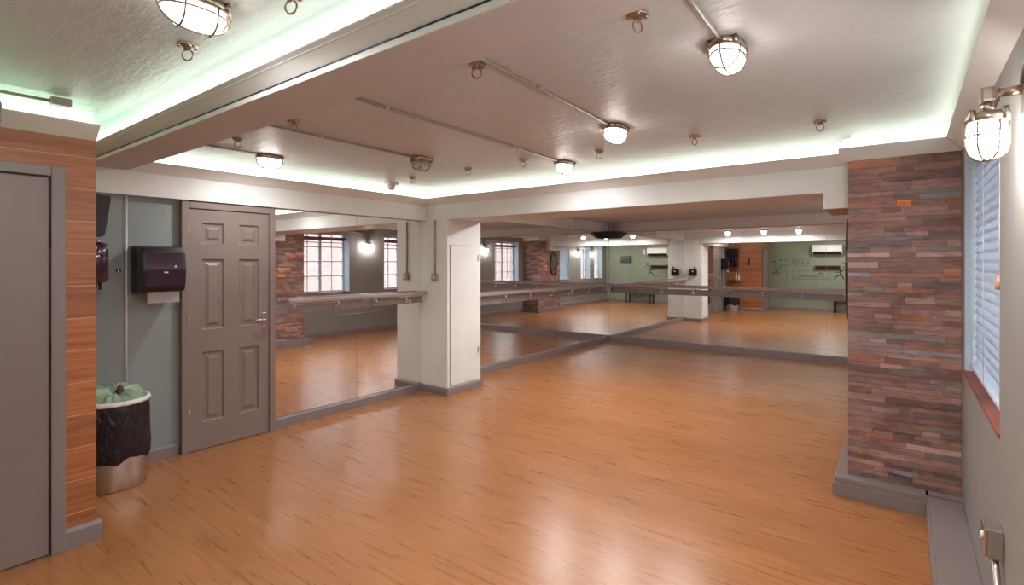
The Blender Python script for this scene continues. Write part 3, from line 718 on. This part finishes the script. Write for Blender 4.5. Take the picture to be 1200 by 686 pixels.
# small hook on the boxing and on the tiled end wall
bm = bmesh.new(); lathe(bm, [(0, 0), (.014, 0), (.018, .012), (.016, .024), (0, .03)], seg=16); bmesh.ops.rotate(bm, verts=bm.verts, matrix=Matrix.Rotation(PI/2, 3, 'Y')); bmesh.ops.translate(bm, verts=bm.verts, vec=(-L+.021, 1.245, 1.44))
tag(obj('door_knob', bm, M['chrome']), 'small round chrome knob beside the vertical white conduit', 'knob')
bm = bmesh.new(); bx(bm, -3.86, -3.82, TY+.001, TY+.04, 1.42, 1.66, .008); tag(obj('wall_handset', bm, M['black']), 'slim black handset on the end of the tiled wall, seen in the mirror', 'handset')
# waste bin
bc = (-4.27, 1.155)
t_ = thing('waste_bin', 'round steel waste bin with a folded-over black bag', 'bin', (bc[0], bc[1], 0))
bm = bmesh.new(); lathe(bm, [(0, .002), (.182, .002), (.186, .008), (.186, .52), (.180, .52), (.180, .012), (0, .012)], seg=48); obj('body', bm, M['steel'], t_)
def wob(a, j): return .012*math.sin(a*7+j) + .008*math.sin(a*13+j*2) + .006*math.sin(a*23)
bm = bmesh.new(); lathe(bm, [(.196, .56), (.203, .52), (.204, .44), (.207, .34), (.209, .26), (.205, .205), (.196, .195), (.198, .26), (.196, .52)], seg=96, wob=lambda a, j: wob(a, j) if 0 < j < 7 else wob(a, 0)*.4)
for v_ in bm.verts:
    if v_.co.z < .22: a = math.atan2(v_.co.y, v_.co.x); v_.co.z += .016*math.sin(a*5) + .008*math.sin(a*11)
obj('bag', bm, M['rubber'], t_)
bm = bmesh.new(); lathe(bm, [(.190, .562), (.206, .560), (.209, .572), (.203, .588), (.190, .590), (.184, .575)], seg=96, wob=lambda a, j: .012*math.sin(a*17)+.006*math.sin(a*29)); obj('liner_hem', bm, M['linerw'], t_)
bm = bmesh.new(); lathe(bm, [(.186, .583), (.172, .590), (.135, .615), (.09, .628), (.03, .610), (0, .600)], seg=64, wob=lambda a, j: .05*math.sin(a*9+j*1.7)*(j > 0))
for v_ in bm.verts:
    if v_.co.z > .586: v_.co.z += random.uniform(-.020, .016) + (.03 if v_.co.x < 0 else -.01)
obj('liner', bm, M['liner'], t_)
bm = bmesh.new(); lathe(bm, [(0, .0), (.018, .004), (.022, .03), (.012, .06), (0, .066)], .02, .03, 8, z0=.60)
for v_ in bm.verts: v_.co += Vector((random.uniform(-.006, .006),)*3)
obj('rubbish', bm, mat('crumpled_brown_wrapper', (.09, .035, .02), .5), t_)

# ------------------------------------------------------------------ alcove items
# black corner unit under the alcove ceiling
t_ = thing('corner_speaker', 'black wedge speaker tucked under the ceiling in the far corner', 'speaker', (-4.52, D-.01, 2.10))
bm = bmesh.new(); x0, y0 = -4.518, D-.013
def quart(s_): return [(x0, y0), (x0+s_, y0), (x0+s_, y0-s_*.45), (x0+s_*.45, y0-s_), (x0, y0-s_)]
A = [bm.verts.new((x, y_, 1.965)) for x, y_ in quart(.20)]; B = [bm.verts.new((x, y_, 2.05)) for x, y_ in quart(.30)]; Cc = [bm.verts.new((x, y_, 2.085)) for x, y_ in quart(.31)]
bm.faces.new(A[::-1]); bm.faces.new(Cc)
for P, Q in ((A, B), (B, Cc)):
    for k in range(5): bm.faces.new((P[k], P[(k+1)%5], Q[(k+1)%5], Q[k]))
obj('cabinet', bm, M['dark'], t_, True)
bm = bmesh.new(); bx(bm, x0+.08, x0+.12, y0-.12, y0-.08, 2.085, 2.249); obj('hanger', bm, M['steel'], t_, True)
# black box on the alcove face of the white pillar
t_ = thing('card_reader', 'small black wall box with a white tag on the hidden side of the white pillar', 'box', (-4.30, PF-.02, 1.18))
yy = PF-.02
bm = bmesh.new(); bx(bm, -4.39, -4.20, yy+.001, yy+.06, 1.17, 1.33, .008); obj('case', bm, M['black'], t_, True)
bm = bmesh.new(); bx(bm, -4.32, -4.27, yy+.06, yy+.064, 1.265, 1.29, .001); obj('white_tag', bm, M['pvc'], t_, True)
bm = bmesh.new(); tube(bm, [(-4.245, yy+.03, 1.33), (-4.245, yy+.03, 1.37)], .012, 10); lathe(bm, [(0, 0), (.022, .005), (.022, .035), (0, .04)], -4.245, yy+.03, 12, z0=1.36); obj('sensor', bm, M['dark'], t_, True)

# right wall socket with conduit
t_ = thing('power_socket', 'square steel socket box low on the right wall with a conduit below', 'socket', (R, 2.40, .50))
d_ = dict(y=2.42, z=.545)
bm = bmesh.new(); bx(bm, R-.045, R-.001, 2.375, 2.465, .495, .595, .005); obj('back_box', bm, M['steel'], t_, True)
bm = bmesh.new(); bx(bm, R-.052, R-.045, 2.378, 2.462, .498, .592, .003); obj('face_plate', bm, M['chrome'], t_, True)
bm = bmesh.new(); tube(bm, [(R-.056, 2.42, .555), (R-.052, 2.42, .555)], .014, 14); obj('rocker', bm, M['pvc'], t_, True)
bm = bmesh.new(); tube(bm, [(R-.022, 2.40, .495), (R-.022, 2.38, .46), (R-.022, 2.30, .39), (R-.022, 2.20, .31), (R-.022, 2.10, .26), (R-.022, 1.4, .25)], .011, 12); obj('conduit_pipe', bm, M['steel'], t_, True)

# ------------------------------------------------------------------ green wall behind the camera (seen in the far mirrors)
t_ = thing('air_conditioner', 'white wall air conditioner high on the green wall', 'air conditioner', (-1.88, YB, 1.75))
bm = bmesh.new(); prism(bm, [(YB+.001, 1.76), (YB+.16, 1.76), (YB+.215, 1.83), (YB+.21, 2.0), (YB+.17, 2.045), (YB+.001, 2.045)], 'x', -2.27, -1.49)
bmesh.ops.bevel(bm, geom=list(bm.edges), offset=.008, segments=2, affect='EDGES'); obj('case', bm, M['pvc'], t_, True)
bm = bmesh.new(); prism(bm, [(YB+.05, 1.752), (YB+.165, 1.757), (YB+.222, 1.832), (YB+.20, 1.80)], 'x', -2.24, -1.52); obj('air_outlet', bm, M['dark'], t_, True)
t_ = thing('wall_shelf', 'brown wooden shelf with pegs under the air conditioner', 'shelf', (-1.87, YB, 1.28))
wood = mat('dark_shelf_wood', (.10, .06, .03), .5)
bm = bmesh.new(); bx(bm, -2.22, -1.54, YB+.001, YB+.16, 1.385, 1.41, .003); obj('board', bm, wood, t_, True)
bm = bmesh.new(); bx(bm, -2.20, -1.56, YB+.001, YB+.02, 1.27, 1.385, .003); obj('back_rail', bm, wood, t_, True)
for k in range(5):
    bm = bmesh.new(); x = -2.12 + k*.125; tube(bm, [(x, YB+.02, 1.32), (x, YB+.09, 1.335)], .009, 8); obj('peg', bm, wood, t_, True)
t_ = thing('wall_speaker', 'white box speaker beside the air conditioner', 'speaker', (-1.32, YB, 1.80))
bm = bmesh.new(); bx(bm, -1.38, -1.28, YB+.001, YB+.10, 1.80, 1.98, .006); obj('cabinet', bm, M['pvc'], t_, True)
bm = bmesh.new(); bx(bm, -1.37, -1.29, YB+.10, YB+.104, 1.815, 1.965, .001); obj('grille', bm, M['paper'], t_, True)
t_ = thing('wall_monitor', 'small dark monitor on the green wall close to the right corner', 'monitor', (-.55, YB, 1.6))
bm = bmesh.new(); bx(bm, -.78, -.36, YB+.03, YB+.055, 1.50, 1.76, .004); obj('case', bm, M['dark'], t_, True)
bm = bmesh.new(); bx(bm, -.77, -.37, YB+.055, YB+.057, 1.512, 1.75); obj('screen', bm, M['black'], t_, True)
bm = bmesh.new(); bx(bm, -.62, -.52, YB+.001, YB+.03, 1.58, 1.68); obj('mount', bm, M['steel'], t_, True)
# bench with crossed legs
t_ = thing('bench', 'low black table with crossed end braces against the green wall', 'table', (-1.2, YB+.2, 0))
bm = bmesh.new(); bx(bm, -1.72, -.70, YB+.03, YB+.38, .46, .50, .004); obj('table_top', bm, M['dark'], t_, True)
for x in (-1.69, -.76):
    for y_ in (YB+.045, YB+.335):
        bm = bmesh.new(); bx(bm, x, x+.03, y_, y_+.03, 0, .46, .002); obj('leg', bm, M['black'], t_, True)
for x0_, x1_ in ((-1.66, -.76),):
    bm = bmesh.new(); tube(bm, [(x0_, YB+.35, .04), (x1_, YB+.35, .44)], .008, 8); obj('brace', bm, M['black'], t_, True)
    bm = bmesh.new(); tube(bm, [(x0_, YB+.368, .44), (x1_, YB+.368, .04)], .008, 8); obj('brace', bm, M['black'], t_, True)
# white bottles on a shelf and a white box by the bin corner (seen in the mirror)
t_ = thing('corner_shelf', 'dark wooden shelf on the tiled end wall above the bin', 'shelf', (-4.15, TY, 1.06))
bm = bmesh.new(); bx(bm, -4.44, -4.02, TY+.001, TY+.13, .93, .95, .003); obj('board', bm, wood, t_, True)
bm = bmesh.new(); bx(bm, -4.30, -4.28, TY+.001, TY+.11, .86, .93); obj('bracket', bm, wood, t_, True)
def bottle(x, label, h):
    t = thing('bottle', label, 'bottle', (x, TY+.07, .95), 0, 'white bottles on the corner shelf')
    bm = bmesh.new(); lathe(bm, [(0, 0), (.026, 0), (.028, .01), (.028, h*.7), (.012, h*.85), (.012, h*.9), (0, h*.9)], seg=20); obj('body', bm, M['pvc'], t)
    bm = bmesh.new(); lathe(bm, [(0, h*.9), (.013, h*.9), (.013, h), (0, h)], seg=16); obj('cap', bm, M['paper'], t)
bottle(-4.20, 'taller white bottle on the dark corner shelf', .24); bottle(-4.12, 'shorter white bottle on the dark corner shelf', .20)
# exit sign
t_ = thing('exit_sign', 'small green lit exit sign on the cornice over the flush grey door', 'sign', (-TL+.09, .34, 2.16))
bm = bmesh.new(); bx(bm, -3.42, -3.395, .18, .485, 2.165, 2.262, .004); obj('housing', bm, M['conduit'], t_, True)
bm = bmesh.new(); bx(bm, -3.395, -3.392, .19, .475, 2.172, 2.255); obj('sign_face', bm, M['green_sign'], t_, True)
bm = bmesh.new(); bx(bm, -3.42, -3.395, .485, .487, 2.172, 2.255); bx(bm, -3.392, -3.391, .30, .36, 2.195, 2.235); bx(bm, -3.392, -3.391, .375, .44, 2.207, 2.222); obj('pictogram', bm, M['pvc'], t_, True)

# black wall decals on the green wall (strokes a few mm thick)
def stroke(bm, pts, r, y_=YB+.002):
    """polyline of flat little bars; pts are (x, z)"""
    for (x0, z0), (x1, z1) in zip(pts, pts[1:]):
        dx, dz = x1-x0, z1-z0; n = math.hypot(dx, dz) or 1; nx, nz = -dz/n*r, dx/n*r
        ex, ez = dx/n*r*.5, dz/n*r*.5
        prism(bm, [(x0+nx-ex, z0+nz-ez), (x0-nx-ex, z0-nz-ez), (x1-nx+ex, z1-nz+ez), (x1+nx+ex, z1+nz+ez)], 'y', YB+.0005, y_+.001)
def circ(bm, x, z, r):
    prism(bm, [(x+r*math.cos(2*PI*k/14), z+r*math.sin(2*PI*k/14)) for k in range(14)], 'y', YB+.0005, YB+.003)
def dancer(x, z, s, label, flip=1, m=None):
    bm = bmesh.new()
    P = lambda *q: [(x+flip*a*s, z+b*s) for a, b in q]
    circ(bm, x+flip*.05*s, z+.93*s, .085*s)
    stroke(bm, P((.04, .84), (.0, .55), (-.02, .48)), .055*s)
    stroke(bm, P((-.02, .48), (-.35, .30), (-.55, .02)), .05*s); stroke(bm, P((-.02, .48), (.22, .30), (.28, .0)), .05*s)
    stroke(bm, P((.03, .80), (.30, .95), (.50, 1.10)), .03*s); stroke(bm, P((.03, .80), (-.25, .72), (-.5, .80)), .03*s)
    tag(obj('wall_decal', bm, m or M['ink']), label, 'decal', 'dancer decals on the green wall')
dancer(-1.55, 1.00, .28, 'black dancer decal striding, right of the line drawing on the green wall', 1)
dancer(-1.42, 1.33, .17, 'small black dancer decal above a ground line, beside the shelf', -1)
dancer(-3.28, 1.12, .20, 'small black leaping dancer decal under the lettering, near the exit side', 1)
bm = bmesh.new(); random.seed(11)                   # illegible lettering: large script word and smaller line
x = -2.86
for k in range(7):
    h = .15; a = random.choice([[(0, 0), (.03, h), (.06, 0)], [(.05, h), (.01, h*.8), (.01, h*.2), (.05, 0)], [(.0, h), (.045, 0)], [(0, h), (.04, h*.8), (.04, h*.2), (0, 0)]])
    stroke(bm, [(x+p[0], 1.47+p[1]) for p in a], .006); x += .075
tag(obj('wall_lettering', bm, M['ink']), 'large illegible script word on the green wall', 'lettering', 'lettering on the green wall')
bm = bmesh.new(); x = -3.42
while x < -2.30:
    if random.random() > .14:
        pts = [(x + .011*q, 1.38 + random.uniform(0, .065)) for q in range(4)]; stroke(bm, pts, .0055)
    x += .042
tag(obj('wall_lettering', bm, M['ink_soft']), 'long illegible line of small script under the large word', 'lettering', 'lettering on the green wall')
bm = bmesh.new()
for (a, b_, c_, d_) in ((-2.98, -2.98, .98, 1.28), (-2.84, -2.84, .98, 1.32), (-2.84, -1.83, 1.30, 1.30), (-1.83, -1.83, .98, 1.30), (-2.84, -1.83, .99, .99), (-2.76, -2.40, 1.24, 1.25), (-2.78, -1.95, 1.05, 1.05), (-2.30, -2.12, 1.18, 1.26), (-2.12, -2.05, 1.26, 1.14)):
    stroke(bm, [(a, c_), (b_, d_)], .008)
for k in range(3): stroke(bm, [(-2.05+.07*math.cos(a), 1.10+.055*math.sin(a)+.015*k) for a in [PI*q/8 for q in range(9)]], .005)
stroke(bm, [(-2.66, 1.10), (-2.14, 1.095)], .02)
tag(obj('wall_drawing', bm, M['ink_soft']), 'faded framed line drawing under the lettering on the green wall', 'decal')
for i, (x, z, s_) in enumerate(((-3.36, 1.52, .022), (-3.16, 1.56, .022), (-3.02, 1.575, .016), (-2.95, 1.585, .014))):
    bm = bmesh.new(); stroke(bm, [(x-s_*1.6, z+s_), (x, z), (x+s_*1.6, z+s_*1.1)], s_*.45); circ(bm, x, z, s_*.6)
    tag(obj('bird_decal', bm, M['ink']), ['lowest and leftmost bird', 'second bird', 'third bird', 'highest and smallest bird'][i] + ' decal in a rising row above the lettering', 'decal', 'bird decals on the green wall')
